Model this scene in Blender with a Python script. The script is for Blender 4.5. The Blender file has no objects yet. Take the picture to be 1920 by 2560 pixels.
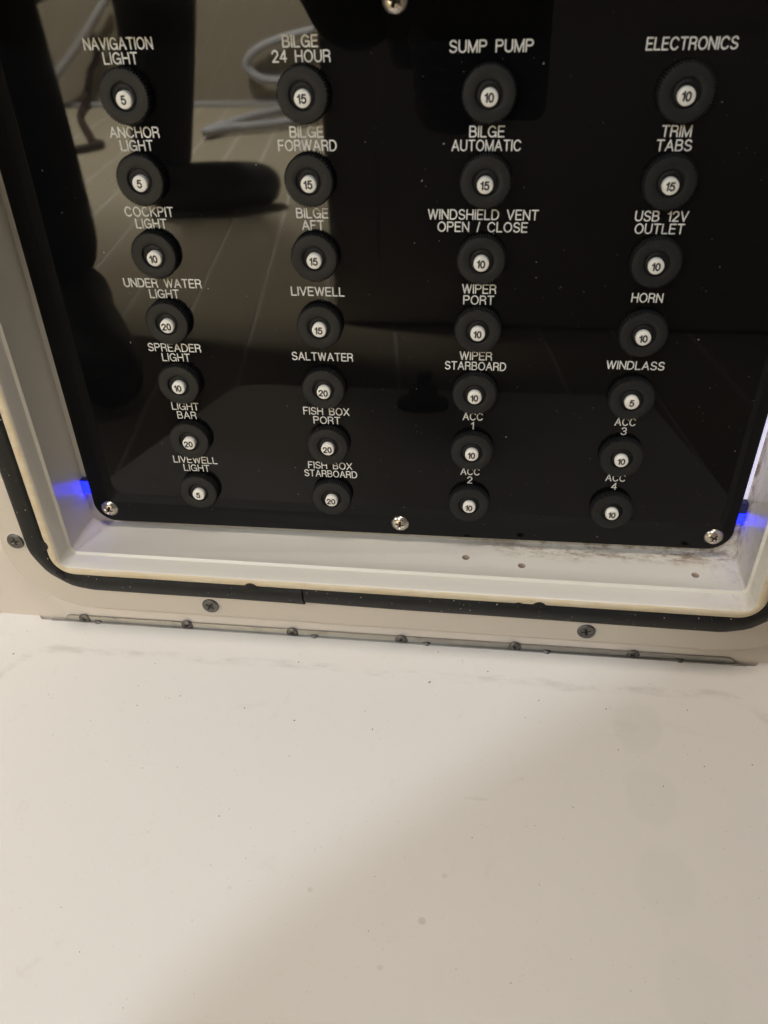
import bpy, bmesh, math, random
from mathutils import Vector, Matrix, noise
random.seed(7)
R_ = math.radians
sc = bpy.context.scene
COL = sc.collection
# Scene frame: u to the right along the panel, v up, w out of the panel towards the viewer (metres).
ZO = 0.2                                   # the cockpit deck (v = -0.2) is Blender's z = 0
def P(u, v, w): return Vector((u, -w, v + ZO))
def PM(p): return P(p[0] * .001, p[1] * .001, p[2] * .001)   # the same in millimetres

# ------------------------------------------------------------------ camera
CAM_POS = (0.12733, 0.20684, 0.30264)
CR = ((0.9933, -0.0211, -0.1138), (0.0485, -0.8170, 0.5745), (-0.1051, -0.5762, -0.8105))   # right, down, forward
cam_d = bpy.data.cameras.new('camera'); cam = bpy.data.objects.new('camera', cam_d); COL.objects.link(cam)
def dirv(d): return Vector((d[0], -d[2], d[1]))
_x = dirv(CR[0]).normalized(); _z = (-dirv(CR[2])); _z = (_z - _z.dot(_x) * _x).normalized(); _y = _z.cross(_x)
M = Matrix((_x, _y, _z)).transposed().to_4x4(); M.translation = P(*CAM_POS)
cam.matrix_world = M
cam_d.sensor_fit = 'HORIZONTAL'; cam_d.sensor_width = 36.0; cam_d.lens = 36.0 * 1970 / 1920
cam_d.clip_start = 0.01; cam_d.clip_end = 100
cam_d.dof.use_dof = True; cam_d.dof.focus_distance = 0.375; cam_d.dof.aperture_fstop = cam_d.lens / 1.9
sc.camera = cam

# ------------------------------------------------------------------ world and lamps
wd = bpy.data.worlds.new('World'); sc.world = wd; wd.use_nodes = True
bg = wd.node_tree.nodes['Background']; bg.inputs[0].default_value = (0.95, 0.93, 0.92, 1); bg.inputs[1].default_value = 0.16
def aim(o, target): o.rotation_euler = (target - o.location).to_track_quat('-Z', 'Y').to_euler()
def area(name, pos, target, size, power, col):
    l = bpy.data.lights.new(name, 'AREA'); l.shape = 'DISK'; l.size = size; l.energy = power; l.color = col
    o = bpy.data.objects.new(name, l); COL.objects.link(o); o.location = P(*pos); aim(o, P(*target)); return o
area('cabin_lamp', (-1.30, 0.75, 0.70), (0.08, -0.05, 0.08), 0.40, 5.5, (1.0, 0.92, 0.82))
area('hardtop_lamp', (0.20, 1.9, 0.45), (0.08, -0.05, 0.10), 0.50, 16.0, (1.0, 0.90, 0.79))
area('stern_lamp', (-0.60, 1.70, 1.74), (0.0, -0.1, 0.15), 0.065, 17.5, (0.84, 0.92, 1.0))
def spot(name, pos, target, power, ang, col):
    l = bpy.data.lights.new(name, 'SPOT'); l.energy = power; l.spot_size = R_(ang); l.spot_blend = .6; l.shadow_soft_size = .12; l.color = col
    o = bpy.data.objects.new(name, l); COL.objects.link(o); o.location = P(*pos); aim(o, P(*target)); return o
spot('cockpit_lamp', (-0.9, 2.0, 1.7), (-0.8, -0.2, 2.25), 5200, 70, (1.0, 0.95, 0.84))
spot('deck_fill', (-1.25, 0.62, 0.98), (-0.2, -0.2, 0.95), 720, 32, (1.0, 0.92, 0.78))  # added unseen fill spot, brightens the mirrored deck between the legs

sc.view_settings.view_transform = 'Standard'; sc.view_settings.look = 'None'
sc.view_settings.exposure = -0.08; sc.view_settings.gamma = 1.0
sc.cycles.max_bounces = 8; sc.cycles.use_denoising = True; sc.cycles.sample_clamp_indirect = 4

# ------------------------------------------------------------------ materials
def mat(name, col, rough=.5, metal=0., ior=1.5, **kw):
    m = bpy.data.materials.new(name); m.use_nodes = True
    b = m.node_tree.nodes['Principled BSDF']
    b.inputs['Base Color'].default_value = (*col, 1); b.inputs['Roughness'].default_value = rough
    b.inputs['Metallic'].default_value = metal; b.inputs['IOR'].default_value = ior
    for k, v in kw.items(): b.inputs[k.replace('_', ' ')].default_value = v
    return m
class NT:
    def __init__(s, m): s.t = m.node_tree; s.b = s.t.nodes['Principled BSDF']
    def n(s, typ, **kw):
        o = s.t.nodes.new(typ)
        for k, v in kw.items(): setattr(o, k, v)
        return o
    def l(s, a, b): s.t.links.new(a, b)
    def coords(s): return s.n('ShaderNodeTexCoord').outputs['Object']
    def noise(s, co, scale, detail=4, rough=.55, dist=0.):
        o = s.n('ShaderNodeTexNoise'); o.inputs['Scale'].default_value = scale; o.inputs['Detail'].default_value = detail
        o.inputs['Roughness'].default_value = rough; o.inputs['Distortion'].default_value = dist
        if co is not None: s.l(co, o.inputs['Vector'])
        return o.outputs['Fac']
    def mapping(s, co, scale=(1, 1, 1), rot=(0, 0, 0), loc=(0, 0, 0)):
        o = s.n('ShaderNodeMapping'); o.inputs['Scale'].default_value = scale; o.inputs['Rotation'].default_value = rot; o.inputs['Location'].default_value = loc
        s.l(co, o.inputs['Vector']); return o.outputs[0]
    def ramp(s, f, stops):
        o = s.n('ShaderNodeValToRGB'); e = o.color_ramp.elements
        while len(e) < len(stops): e.new(.5)
        for i, (p, c) in enumerate(stops):
            e[i].position = p; e[i].color = (*c, 1) if len(c) == 3 else c
        s.l(f, o.inputs[0]); return o.outputs[0]
    def math(s, op, a, b=None, c=None, clamp=False):
        o = s.n('ShaderNodeMath', operation=op, use_clamp=clamp)
        for i, x in enumerate((a, b, c)):
            if x is None: continue
            if isinstance(x, (int, float)): o.inputs[i].default_value = x
            else: s.l(x, o.inputs[i])
        return o.outputs[0]
    def mix(s, f, a, b):
        o = s.n('ShaderNodeMix', data_type='RGBA')
        for i, x in ((0, f), (6, a), (7, b)):
            if isinstance(x, tuple): o.inputs[i].default_value = (*x, 1)
            elif isinstance(x, (int, float)): o.inputs[i].default_value = x
            else: s.l(x, o.inputs[i])
        return o.outputs[2]
    def bump(s, h, strength, dist):
        o = s.n('ShaderNodeBump'); o.inputs['Strength'].default_value = strength; o.inputs['Distance'].default_value = dist
        s.l(h, o.inputs['Height']); s.l(o.outputs[0], s.b.inputs['Normal'])
    def sep(s, co):
        o = s.n('ShaderNodeSeparateXYZ'); s.l(co, o.inputs[0]); return o.outputs
    def step(s, x, a, b):
        o = s.n('ShaderNodeMapRange', interpolation_type='SMOOTHSTEP')
        s.l(x, o.inputs[0]); o.inputs[1].default_value = a; o.inputs[2].default_value = b; return o.outputs[0]

def gelcoat(name, col, dirt=(.36, .31, .25), amount=.35, rough=.34, fine=.04):
    m = mat(name, col, rough); t = NT(m); co = t.coords()
    n1 = t.noise(co, 9, 5, .6); n2 = t.noise(co, 60, 6, .7, .8); n3 = t.noise(co, 900, 2, .5)
    c = t.mix(t.math('MULTIPLY', t.step(n1, .45, .75), .10), col, tuple(x * f for x, f in zip(col, (.97, .93, .88))))
    c = t.mix(t.math('MULTIPLY', t.step(n2, .60, .78), amount * .3), c, dirt)
    c = t.mix(t.math('MULTIPLY', t.step(n3, .70, .76), amount), c, dirt)
    t.l(c, t.b.inputs['Base Color'])
    t.l(t.math('MULTIPLY_ADD', n2, .18, rough - .09), t.b.inputs['Roughness'])
    t.bump(t.math('ADD', t.math('MULTIPLY', t.noise(co, 35, 3), .6), t.math('MULTIPLY', n3, fine)), .10, .0012)
    return m, t, c, co

M_door, t_, c_, co_ = gelcoat('door_gelcoat', (.755, .735, .702), amount=.45, rough=.50)
# grime: a faint line where the gasket presses round the door, and blotchy rub marks
sx = t_.sep(co_)
wob = t_.math('MULTIPLY_ADD', t_.noise(co_, 30, 3), .006, -.003)
# rounded ring inside the rim: distance to a rounded rectangle
qx = t_.math('MAXIMUM', t_.math('SUBTRACT', t_.math('ABSOLUTE', sx[0]), .157), 0.0)
qy = t_.math('MAXIMUM', t_.math('SUBTRACT', t_.math('ABSOLUTE', t_.math('ADD', sx[1], .2435)), .195), 0.0)
dL = t_.math('ADD', t_.math('SUBTRACT', t_.math('SQRT', t_.math('ADD', t_.math('MULTIPLY', qx, qx), t_.math('MULTIPLY', qy, qy))), .032), wob)
line = t_.math('SUBTRACT', 1.0, t_.step(t_.math('ABSOLUTE', dL), .0005, .0032))
patch = t_.step(t_.noise(t_.mapping(co_, (30, 90, 30)), 1.0, 5, .7), .42, .66)
c_ = t_.mix(t_.math('MULTIPLY', t_.math('MULTIPLY', line, patch), .32), c_, (.33, .30, .26))
# soft knob reflections painted into the colour, and spots, each with a place of its own on the moulding (mm: across, from hinge, half sizes, strength, tint)
def tint_patch(c, u, L, a, b, k, tint):
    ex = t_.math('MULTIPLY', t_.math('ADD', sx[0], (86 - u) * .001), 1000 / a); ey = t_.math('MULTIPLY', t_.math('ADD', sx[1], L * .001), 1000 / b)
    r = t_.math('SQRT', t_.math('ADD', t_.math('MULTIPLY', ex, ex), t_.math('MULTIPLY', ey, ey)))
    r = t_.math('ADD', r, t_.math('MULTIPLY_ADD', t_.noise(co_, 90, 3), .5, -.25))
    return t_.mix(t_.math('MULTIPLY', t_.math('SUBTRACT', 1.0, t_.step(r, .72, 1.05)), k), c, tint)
for q in ((208.6, 35, 12, 14, .14), (211, 67, 12, 14, .10), (213, 101, 13, 15, .09), (219, 138, 14, 16, .07)): c_ = tint_patch(c_, *q, (.52, .54, .47))
for q in ((117.4, 124.6, 1.7, 1.5, .38), (71.5, 117.4, 1.3, 1.0, .28), (102.8, 142.2, 1.3, 1.1, .24), (125.3, 107.1, 1.2, 1.0, .22), (38.7, 119.7, 1.0, .8, .2), (137, 74.5, 6, .8, .15)): c_ = tint_patch(c_, *q, (.40, .39, .35))
rub = t_.step(t_.noise(t_.mapping(co_, (9, 26, 9), (0, 0, .5)), 1.0, 6, .75), .60, .80)
c_ = t_.mix(t_.math('MULTIPLY', rub, .16), c_, (.40, .36, .31))
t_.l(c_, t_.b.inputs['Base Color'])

M_coam, t_, c_, co_ = gelcoat('coaming_gelcoat', (.735, .705, .635), amount=.40, rough=.38)
# brown smears left at the back of the recess floor, heaviest towards the right corner
sx = t_.sep(co_)                                            # object space = metres, x = u, y = -w
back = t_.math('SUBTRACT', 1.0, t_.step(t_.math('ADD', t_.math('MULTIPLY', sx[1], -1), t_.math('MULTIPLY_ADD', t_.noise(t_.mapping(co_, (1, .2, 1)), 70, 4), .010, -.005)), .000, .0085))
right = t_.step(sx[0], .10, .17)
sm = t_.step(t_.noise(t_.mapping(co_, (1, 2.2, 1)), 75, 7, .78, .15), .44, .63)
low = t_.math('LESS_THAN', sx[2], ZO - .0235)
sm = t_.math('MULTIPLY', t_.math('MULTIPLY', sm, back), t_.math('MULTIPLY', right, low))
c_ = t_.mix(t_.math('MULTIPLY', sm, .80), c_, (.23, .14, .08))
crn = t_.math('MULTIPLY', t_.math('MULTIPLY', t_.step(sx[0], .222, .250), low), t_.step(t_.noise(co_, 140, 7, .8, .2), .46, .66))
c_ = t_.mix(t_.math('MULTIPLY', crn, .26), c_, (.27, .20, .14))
t_.l(c_, t_.b.inputs['Base Color'])

M_flange, *_ = gelcoat('flange_plastic', (.625, .565, .490), amount=.35, rough=.42)
M_wall, *_ = gelcoat('console_gelcoat', (.700, .635, .570), amount=.40)

M_tan = mat('sanded_edge', (.66, .57, .41), .7); t_ = NT(M_tan); co_ = t_.coords()
t_.l(t_.ramp(t_.noise(t_.mapping(co_, (1, 3, 3)), 60, 6, .7), [(.3, (.68, .61, .47)), (.55, (.62, .52, .36)), (.75, (.56, .45, .29))]), t_.b.inputs['Base Color'])
t_.bump(t_.noise(co_, 1500, 3), .25, .0004)

M_rubber = mat('black_rubber', (.008, .0085, .009), .6, ior=1.38); t_ = NT(M_rubber); co_ = t_.coords()
n_ = t_.noise(co_, 130, 5, .65); n2 = t_.noise(co_, 700, 1)
c_ = t_.mix(t_.step(n_, .45, .75), (.007, .0075, .008), (.015, .015, .016))
c_ = t_.mix(t_.step(n2, .745, .76), c_, (.42, .40, .37))
t_.l(c_, t_.b.inputs['Base Color']); t_.bump(n_, .2, .0006)

M_panel = mat('gloss_black_acrylic', (.0035, .0035, .004), 00.018, ior=1.31); t_ = NT(M_panel); co_ = t_.coords()
t_.l(t_.ramp(t_.noise(co_, 26, 5, .6), [(.35, (.012,) * 3), (.75, (.05,) * 3)]), t_.b.inputs['Roughness'])
M_knob = mat('black_knurled_plastic', (.011, .0115, .012), .55, ior=1.38); t_ = NT(M_knob); co_ = t_.coords()
n_ = t_.noise(co_, 700, 4, .7)
t_.l(t_.mix(t_.step(n_, .62, .72), (.0105, .011, .0115), (.032, .032, .032)), t_.b.inputs['Base Color']); t_.bump(t_.noise(co_, 1800, 2), .15, .0003)
M_bezel = mat('black_bezel', (.010, .010, .011), .35); 
M_button = mat('white_button', (.86, .84, .78), .30); t_ = NT(M_button); co_ = t_.coords()
t_.l(t_.mix(t_.step(t_.noise(co_, 500, 4), .5, .75), (.88, .86, .80), (.80, .77, .70)), t_.b.inputs['Base Color'])
M_num = mat('numeral_ink', (.012, .012, .013), .5)
M_letter = mat('engraved_white', (.72, .71, .67), .55); t_ = NT(M_letter)
t_.l(t_.ramp(t_.noise(t_.coords(), 900, 3, .6), [(.3, (.66, .65, .61)), (.6, (.84, .83, .79))]), t_.b.inputs['Base Color'])
M_dust = mat('dust', (.45, .45, .43), .9)
M_dirt = mat('dirt', (.06, .05, .04), .9)
def steel(name, col, rough, sc_=300):
    m = mat(name, col, rough, 1.0); t = NT(m); co = t.coords()
    t.l(t.math('MULTIPLY_ADD', t.noise(co, sc_, 4), .22, rough - .10), t.b.inputs['Roughness']); 
    t.l(t.mix(t.step(t.noise(co, sc_ * .6, 5, .7), .5, .75), col, tuple(x * .72 for x in col)), t.b.inputs['Base Color']); return m
M_steel = steel('stainless_steel', (.60, .55, .49), .27)
M_dull = steel('dull_screw_steel', (.16, .155, .15), .45)
M_hinge = steel('brushed_hinge_steel', (.44, .43, .41), .42, 120)
M_slot = mat('screw_recess', (.035, .030, .026), .6, .5)
M_caulk = mat('white_caulk', (.64, .595, .535), .5)
M_hole = mat('bare_hole', (.42, .33, .25), .9)

# ------------------------------------------------------------------ object helpers
def prop(o, label=None, cat=None, group=None, kind=None):
    for k, v in (('label', label), ('category', cat), ('group', group), ('kind', kind)):
        if v: o[k] = v
    return o
def thing(name, label, cat, loc, group=None):
    o = bpy.data.objects.new(name, None); COL.objects.link(o); o.location = PM(loc); o.empty_display_size = .02
    return prop(o, label, cat, group)
def world_loc(o):
    v = Vector((0, 0, 0))
    while o: v = v + o.location; o = o.parent
    return v
def link(name, me, parent=None, at=None, mats=()):
    """Link mesh data whose vertices are Blender-axis offsets from the point `at` (Blender space)."""
    o = bpy.data.objects.new(name, me); COL.objects.link(o)
    o.location = (at or Vector()) - (world_loc(parent) if parent else Vector())
    if parent: o.parent = parent
    return o
def mesh(name, verts, faces, mats, smooth=False, fm=None):
    me = bpy.data.meshes.new(name); me.from_pydata([tuple(v) for v in verts], [], faces)
    for m in (mats if isinstance(mats, (list, tuple)) else [mats]): me.materials.append(m)
    if fm: me.polygons.foreach_set('material_index', fm)
    if smooth is True: me.polygons.foreach_set('use_smooth', [True] * len(me.polygons))
    me.update(); return me
def fixn(me, angle=None):
    bm = bmesh.new(); bm.from_mesh(me); bmesh.ops.recalc_face_normals(bm, faces=bm.faces)
    if angle is not None:
        for f in bm.faces: f.smooth = True
        for e in bm.edges:
            e.smooth = len(e.link_faces) == 2 and e.calc_face_angle(0) < angle
    bm.to_mesh(me); bm.free(); return me
def off(p): return Vector((p[0], -p[2], p[1])) * .001          # mm offset (u,v,w) -> Blender axes
def build(name, uvw, faces, mats, parent=None, at=(0, 0, 0), angle=R_(35), fm=None, bevel=0, seg=2, slope=False):
    if slope: uvw = [(x, y - .0075 * (x - 10) * max(0, min(1, (w - 12) / 16)) * (1 if y < 60 else 0), w) for x, y, w in uvw]
    me = mesh(name, [off(p) for p in uvw], faces, mats, fm=fm)
    if bevel:
        bm = bmesh.new(); bm.from_mesh(me); bmesh.ops.recalc_face_normals(bm, faces=bm.faces)
        es = [e for e in bm.edges if len(e.link_faces) == 2 and e.calc_face_angle(0) > R_(40)]
        bmesh.ops.bevel(bm, geom=es, offset=bevel * .001, segments=seg, affect='EDGES', profile=.5, clamp_overlap=True)
        bm.to_mesh(me); bm.free()
    fixn(me, angle)
    return link(name, me, parent, PM(at))
def rr(u0, v0, u1, v1, r, n=8):
    pts = []
    for cx, cy, a0 in ((u1 - r, v1 - r, 0), (u0 + r, v1 - r, 90), (u0 + r, v0 + r, 180), (u1 - r, v0 + r, 270)):
        for i in range(n + 1):
            a = R_(a0 + 90 * i / n); pts.append((cx + r * math.cos(a), cy + r * math.sin(a)))
    return pts
def prism(pts, w0, w1):
    n = len(pts); v = [(x, y, w0) for x, y in pts] + [(x, y, w1) for x, y in pts]
    f = [tuple(range(n - 1, -1, -1)), tuple(range(n, 2 * n))] + [(i, (i + 1) % n, n + (i + 1) % n, n + i) for i in range(n)]
    return v, f
def boxm(a, b):
    return prism([(a[0], a[1]), (b[0], a[1]), (b[0], b[1]), (a[0], b[1])], a[2], b[2])
def join(*vf):
    V, F = [], []
    for v, f in vf:
        k = len(V); V += list(v); F += [tuple(i + k for i in q) for q in f]
    return V, F
def sweep_ring(prof, rect, closed=True, n=10):
    """prof: (outward offset, w, corner radius); a closed profile swept round the rounded rectangle rect (mm)."""
    V, F = [], []; m = None
    for o, w, r in prof:
        ring = rr(rect[0] - o, rect[1] - o, rect[2] + o, rect[3] + o, r, n); m = len(ring)
        V += [(x, y, w) for x, y in ring]
    k = len(prof)
    for i in range(k if closed else k - 1):
        j = (i + 1) % k
        for a in range(m):
            b = (a + 1) % m; F.append((i * m + a, i * m + b, j * m + b, j * m + a))
    return V, F, m
def lathe(prof, n=32, cap0=True, cap1=True):
    V, F = [], []
    for r, w in prof:
        for i in range(n):
            a = 2 * math.pi * i / n; V.append((r * math.cos(a), r * math.sin(a), w))
    for k in range(len(prof) - 1):
        for i in range(n):
            j = (i + 1) % n; F.append((k * n + i, k * n + j, (k + 1) * n + j, (k + 1) * n + i))
    if cap0: F.append(tuple(range(n - 1, -1, -1)))
    if cap1: F.append(tuple(range((len(prof) - 1) * n, len(prof) * n)))
    return V, F

# ------------------------------------------------------------------ engraved stroke lettering
def arc(cx, cy, rx, ry, a0, a1, n=14):
    return [(cx + rx * math.cos(R_(a0 + (a1 - a0) * i / n)), cy + ry * math.sin(R_(a0 + (a1 - a0) * i / n))) for i in range(n + 1)]
_bowl = [(0, .5), (.36, .5)] + arc(.36, .75, .25, .25, -90, 90)[1:] + [(0, 1)]
GL = {
 'A': (.74, [[(0, 0), (.37, 1)], [(.37, 1), (.74, 0)], [(.125, .34), (.615, .34)]]),
 'B': (.64, [[(0, 0), (0, 1)], [(0, 1), (.36, 1)] + arc(.36, .765, .22, .235, 90, -90)[1:] + [(0, .53)], [(.36, .53)] + arc(.37, .265, .27, .265, 90, -90)[1:] + [(0, 0)]]),
 'C': (.74, [arc(.39, .5, .39, .5, 38, 322, 24)]),
 'D': (.70, [[(0, 0), (0, 1)], [(0, 1), (.30, 1)] + arc(.30, .5, .40, .5, 90, -90, 18)[1:] + [(0, 0)]]),
 'E': (.56, [[(0, 0), (0, 1)], [(0, 1), (.56, 1)], [(0, .52), (.50, .52)], [(0, 0), (.56, 0)]]),
 'F': (.54, [[(0, 0), (0, 1)], [(0, 1), (.54, 1)], [(0, .51), (.46, .51)]]),
 'G': (.78, [arc(.39, .5, .39, .5, 40, 340, 24), [(.76, .33), (.77, .46)], [(.77, .46), (.43, .46)], [(.77, .46), (.77, .0)]]),
 'H': (.66, [[(0, 0), (0, 1)], [(.66, 0), (.66, 1)], [(0, .52), (.66, .52)]]),
 'I': (.0, [[(0, 0), (0, 1)]]),
 'K': (.64, [[(0, 0), (0, 1)], [(.62, 1), (0, .38)], [(.22, .60), (.64, 0)]]),
 'L': (.52, [[(0, 1), (0, 0)], [(0, 0), (.52, 0)]]),
 'M': (.80, [[(0, 0), (0, 1)], [(0, 1), (.40, 0)], [(.40, 0), (.80, 1)], [(.80, 1), (.80, 0)]]),
 'N': (.66, [[(0, 0), (0, 1)], [(0, 1), (.66, 0)], [(.66, 0), (.66, 1)]]),
 'O': (.80, [arc(.40, .5, .40, .5, 0, 360, 32)]),
 'P': (.61, [[(0, 0), (0, 1)], [(0, 1)] + list(reversed(_bowl))[1:]]),
 'R': (.64, [[(0, 0), (0, 1)], [(0, 1)] + list(reversed(_bowl))[1:], [(.36, .5), (.60, .36), (.62, 0)]]),
 'S': (.62, [arc(.31, .755, .28, .245, 20, 250, 16) + [(.42, .46)] + arc(.31, .255, .31, .255, 60, -160, 16)[1:]]),
 'T': (.64, [[(0, 1), (.64, 1)], [(.32, 1), (.32, 0)]]),
 'U': (.66, [[(0, 1), (0, .33)] + arc(.33, .33, .33, .33, 180, 360, 16)[1:] + [(.66, 1)]]),
 'V': (.70, [[(0, 1), (.35, 0)], [(.35, 0), (.70, 1)]]),
 'W': (1.0, [[(0, 1), (.25, 0)], [(.25, 0), (.50, 1)], [(.50, 1), (.75, 0)], [(.75, 0), (1.0, 1)]]),
 'X': (.68, [[(0, 0), (.66, 1)], [(0, 1), (.68, 0)]]),
 '/': (.22, [[(0, 0), (.22, 1)]]),
 '0': (.56, [arc(.28, .5, .28, .5, 0, 360, 28)]),
 '1': (.24, [[(0, .76), (.14, .82), (.24, 1)], [(.24, 1), (.24, 0)]]),
 '2': (.58, [arc(.29, .71, .28, .29, 170, -25, 14) + [(.02, 0)], [(.02, 0), (.58, 0)]]),
 '3': (.58, [arc(.29, .75, .26, .25, 160, -90, 14), arc(.29, .26, .29, .26, 90, -160, 16)]),
 '4': (.62, [[(.46, 0), (.46, 1)], [(.46, 1), (0, .30)], [(0, .30), (.62, .30)]]),
 '5': (.58, [[(.52, 1), (.13, 1)], [(.13, 1), (.06, .53)], [(.06, .53)] + arc(.29, .33, .29, .33, 130, -155, 18)]),
 ' ': (.46, []),
}
def text_width(s, gap): return sum(GL[c][0] for c in s) + gap * (len(s) - 1)
def stroke(pts, hw, z0, z1):
    """One pen stroke: a ribbon with a raised middle and round ends, so crossing strokes never share a plane."""
    V, F = [], []; n = len(pts)
    if n > 2 and math.dist(pts[0], pts[-1]) < 1e-6: closed = True; pts = pts[:-1]; n -= 1
    else: closed = False
    def nrm(i):
        a = pts[(i - 1) % n] if closed or i > 0 else pts[i]; b = pts[(i + 1) % n] if closed or i < n - 1 else pts[i]
        dx, dy = b[0] - a[0], b[1] - a[1]; l = math.hypot(dx, dy) or 1; return -dy / l, dx / l
    for i, (x, y) in enumerate(pts):
        a, b = nrm(i); V += [(x + a * hw, y + b * hw, z0), (x, y, z1), (x - a * hw, y - b * hw, z0)]
    for i in range(n if closed else n - 1):
        j = (i + 1) % n
        F += [(3 * i, 3 * i + 1, 3 * j + 1, 3 * j), (3 * i + 1, 3 * i + 2, 3 * j + 2, 3 * j + 1)]
    if not closed:
        for i, sgn in ((0, 1), (n - 1, -1)):
            a, b = nrm(i); x, y = pts[i]; a0 = math.atan2(b, a); prev = 3 * i
            for k in range(1, 5):
                t = a0 + sgn * math.pi * k / 5; V.append((x + hw * math.cos(t), y + hw * math.sin(t), z0))
                F.append((3 * i + 1, prev, len(V) - 1)); prev = len(V) - 1
            F.append((3 * i + 1, prev, 3 * i + 2))
    return V, F
def write(lines, cap, hw, pitch, z0, z1, widths=(), gap=.25, xs=1.02):
    """Lines of stroke lettering centred on the origin (mm); a given width stretches its line to it."""
    out = []; n = len(lines)
    for k, s in enumerate(lines):
        w = text_width(s, gap); fx = xs * cap
        if k < len(widths) and widths[k]: fx = (widths[k] - 2 * hw) / w
        x = -w * fx / 2; y0 = ((n - 1) / 2 - k) * pitch - cap / 2
        for c in s:
            gw, st = GL[c]
            for p in st: out.append(stroke([(x + a * fx, y0 + b * cap) for a, b in p], hw, z0, z1))
            x += (gw + gap) * fx
    return join(*out)

# ------------------------------------------------------------------ screws
def screw_mesh(name, r, h, cross, depth, mats, rot=0., flat=False):
    nr, na = 22, 72; V, F, fm = [(0, 0, h - depth)], [], []
    ca, sa = math.cos(R_(rot)), math.sin(R_(rot))
    def hgt(x, y):
        rr_ = math.hypot(x, y) / r
        z = h * (1 - rr_ ** 2.6) ** .8 if not flat else h * min(1, (1 - rr_) * 7) ** .6
        a, b = x * ca + y * sa, -x * sa + y * ca
        d = max(min(abs(a), abs(b)) - cross * .22, max(abs(a), abs(b)) - cross)      # plus-shaped driver slot
        core = math.hypot(a, b) - cross * .42
        t = max(0, min(1, .5 - min(d, core) / (cross * .16)))
        return z - depth * t * (1 - .35 * min(1, math.hypot(a, b) / cross)), t
    for i in range(1, nr + 1):
        ri = r * i / nr
        for j in range(na):
            a = 2 * math.pi * j / na; x, y = ri * math.cos(a), ri * math.sin(a); V.append((x, y, max(hgt(x, y)[0], 0.) if i < nr else 0.))
    for j in range(na):
        F.append((0, 1 + j, 1 + (j + 1) % na)); fm.append(1)
    for i in range(nr - 1):
        for j in range(na):
            a, b = 1 + i * na + j, 1 + i * na + (j + 1) % na
            F.append((a, b, b + na, a + na)); c = [(V[q][0] + V[q + na][0]) / 2 for q in (a, b)]; 
            mx, my = (V[a][0] + V[b + na][0]) / 2, (V[a][1] + V[b + na][1]) / 2
            fm.append(1 if hgt(mx, my)[1] > .75 else 0)
    k = len(V); 
    for j in range(na):                                        # skirt sunk into what the screw holds
        x, y, z = V[1 + (nr - 1) * na + j]; V.append((x, y, -.5))
    for j in range(na):
        a, b = 1 + (nr - 1) * na + j, 1 + (nr - 1) * na + (j + 1) % na; F.append((a, b, k + (j + 1) % na, k + j)); fm.append(0)
    return fixn(mesh(name, [off(p) for p in V], F, mats, fm=fm), R_(50))

# ================================================================== SETTING
DECK = -200.0
v, f = boxm((-2600, DECK - 40, -200), (2400, DECK - .8, 2760))
M_seam = mat('pale_caulk', (.66, .62, .56), .6)
deck = prop(build('deck', v, f, M_seam), kind='structure')
M_plank = mat('tan_deck_foam', (.36, .315, .225), .75); t_ = NT(M_plank); co_ = t_.coords()
t_.l(t_.mix(t_.noise(t_.mapping(co_, (14, 2, 14)), 1.0, 6, .7), (.31, .27, .195), (.40, .35, .25)), t_.b.inputs['Base Color'])
t_.bump(t_.noise(co_, 160, 4), .3, .002)
# deck strips run away from the console, slightly skewed
skew = -.145
for i in range(-23, 27):
    u0 = i * 96 + 22
    a, b = 55, 2590
    q = [(u0 + 2.5 + skew * a, a), (u0 + 93.5 + skew * a, a), (u0 + 93.5 + skew * b, b), (u0 + 2.5 + skew * b, b)]
    V = [(x, DECK - 1.2, w) for x, w in q] + [(x, DECK, w) for x, w in q]
    F = [(3, 2, 1, 0), (4, 5, 6, 7)] + [(k, (k + 1) % 4, 4 + (k + 1) % 4, 4 + k) for k in range(4)]
    build('deck_plank', V, F, M_plank, deck)
# bulwark behind the photographer: coated boards with pale joints
M_board = mat('tan_bulwark_board', (.34, .30, .225), .55); t_ = NT(M_board); co_ = t_.coords()
t_.l(t_.mix(t_.noise(t_.mapping(co_, (2, 14, 5)), 1.0, 6, .7), (.29, .255, .19), (.38, .335, .25)), t_.b.inputs['Base Color'])
v, f = boxm((-2600, DECK, 2614), (2400, 700, 2700))
bulwark = prop(build('bulwark_wall', v, f, M_seam), 'tan boarded cockpit bulwark behind the photographer', 'wall')
for i in range(-38, 28):
    u0 = i * 76.
    V = []
    for w in (2614.5, 2612.8):
        V += [(u0 + 2, DECK + 4, w), (u0 + 74, DECK + 4, w), (u0 + 74 + 540, 690, w), (u0 + 2 + 540, 690, w)]
    F = [(0, 1, 2, 3), (7, 6, 5, 4)] + [(k, 4 + k, 4 + (k + 1) % 4, (k + 1) % 4) for k in range(4)]
    build('board', V, F, M_board, bulwark)

# console wall round the hatch
wall_o = rr(-420, -620, 620, 560, 12, 3); wall_i = rr(-70, -34, 260, 219, 12, 3); n_ = len(wall_o)
V = [(x, y, 19.5) for x, y in wall_o] + [(x, y, 19.5) for x, y in wall_i] + [(x, y, -60) for x, y in wall_o] + [(x, y, -60) for x, y in wall_i]
F = []
for i in range(n_):
    j = (i + 1) % n_
    F += [(i, j, n_ + j, n_ + i), (2 * n_ + j, 2 * n_ + i, 3 * n_ + i, 3 * n_ + j), (2 * n_ + i, 2 * n_ + j, j, i), (n_ + i, n_ + j, 3 * n_ + j, 3 * n_ + i)]
console = prop(build('console_wall', V, F, M_wall, bevel=.6), kind='structure')

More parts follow.
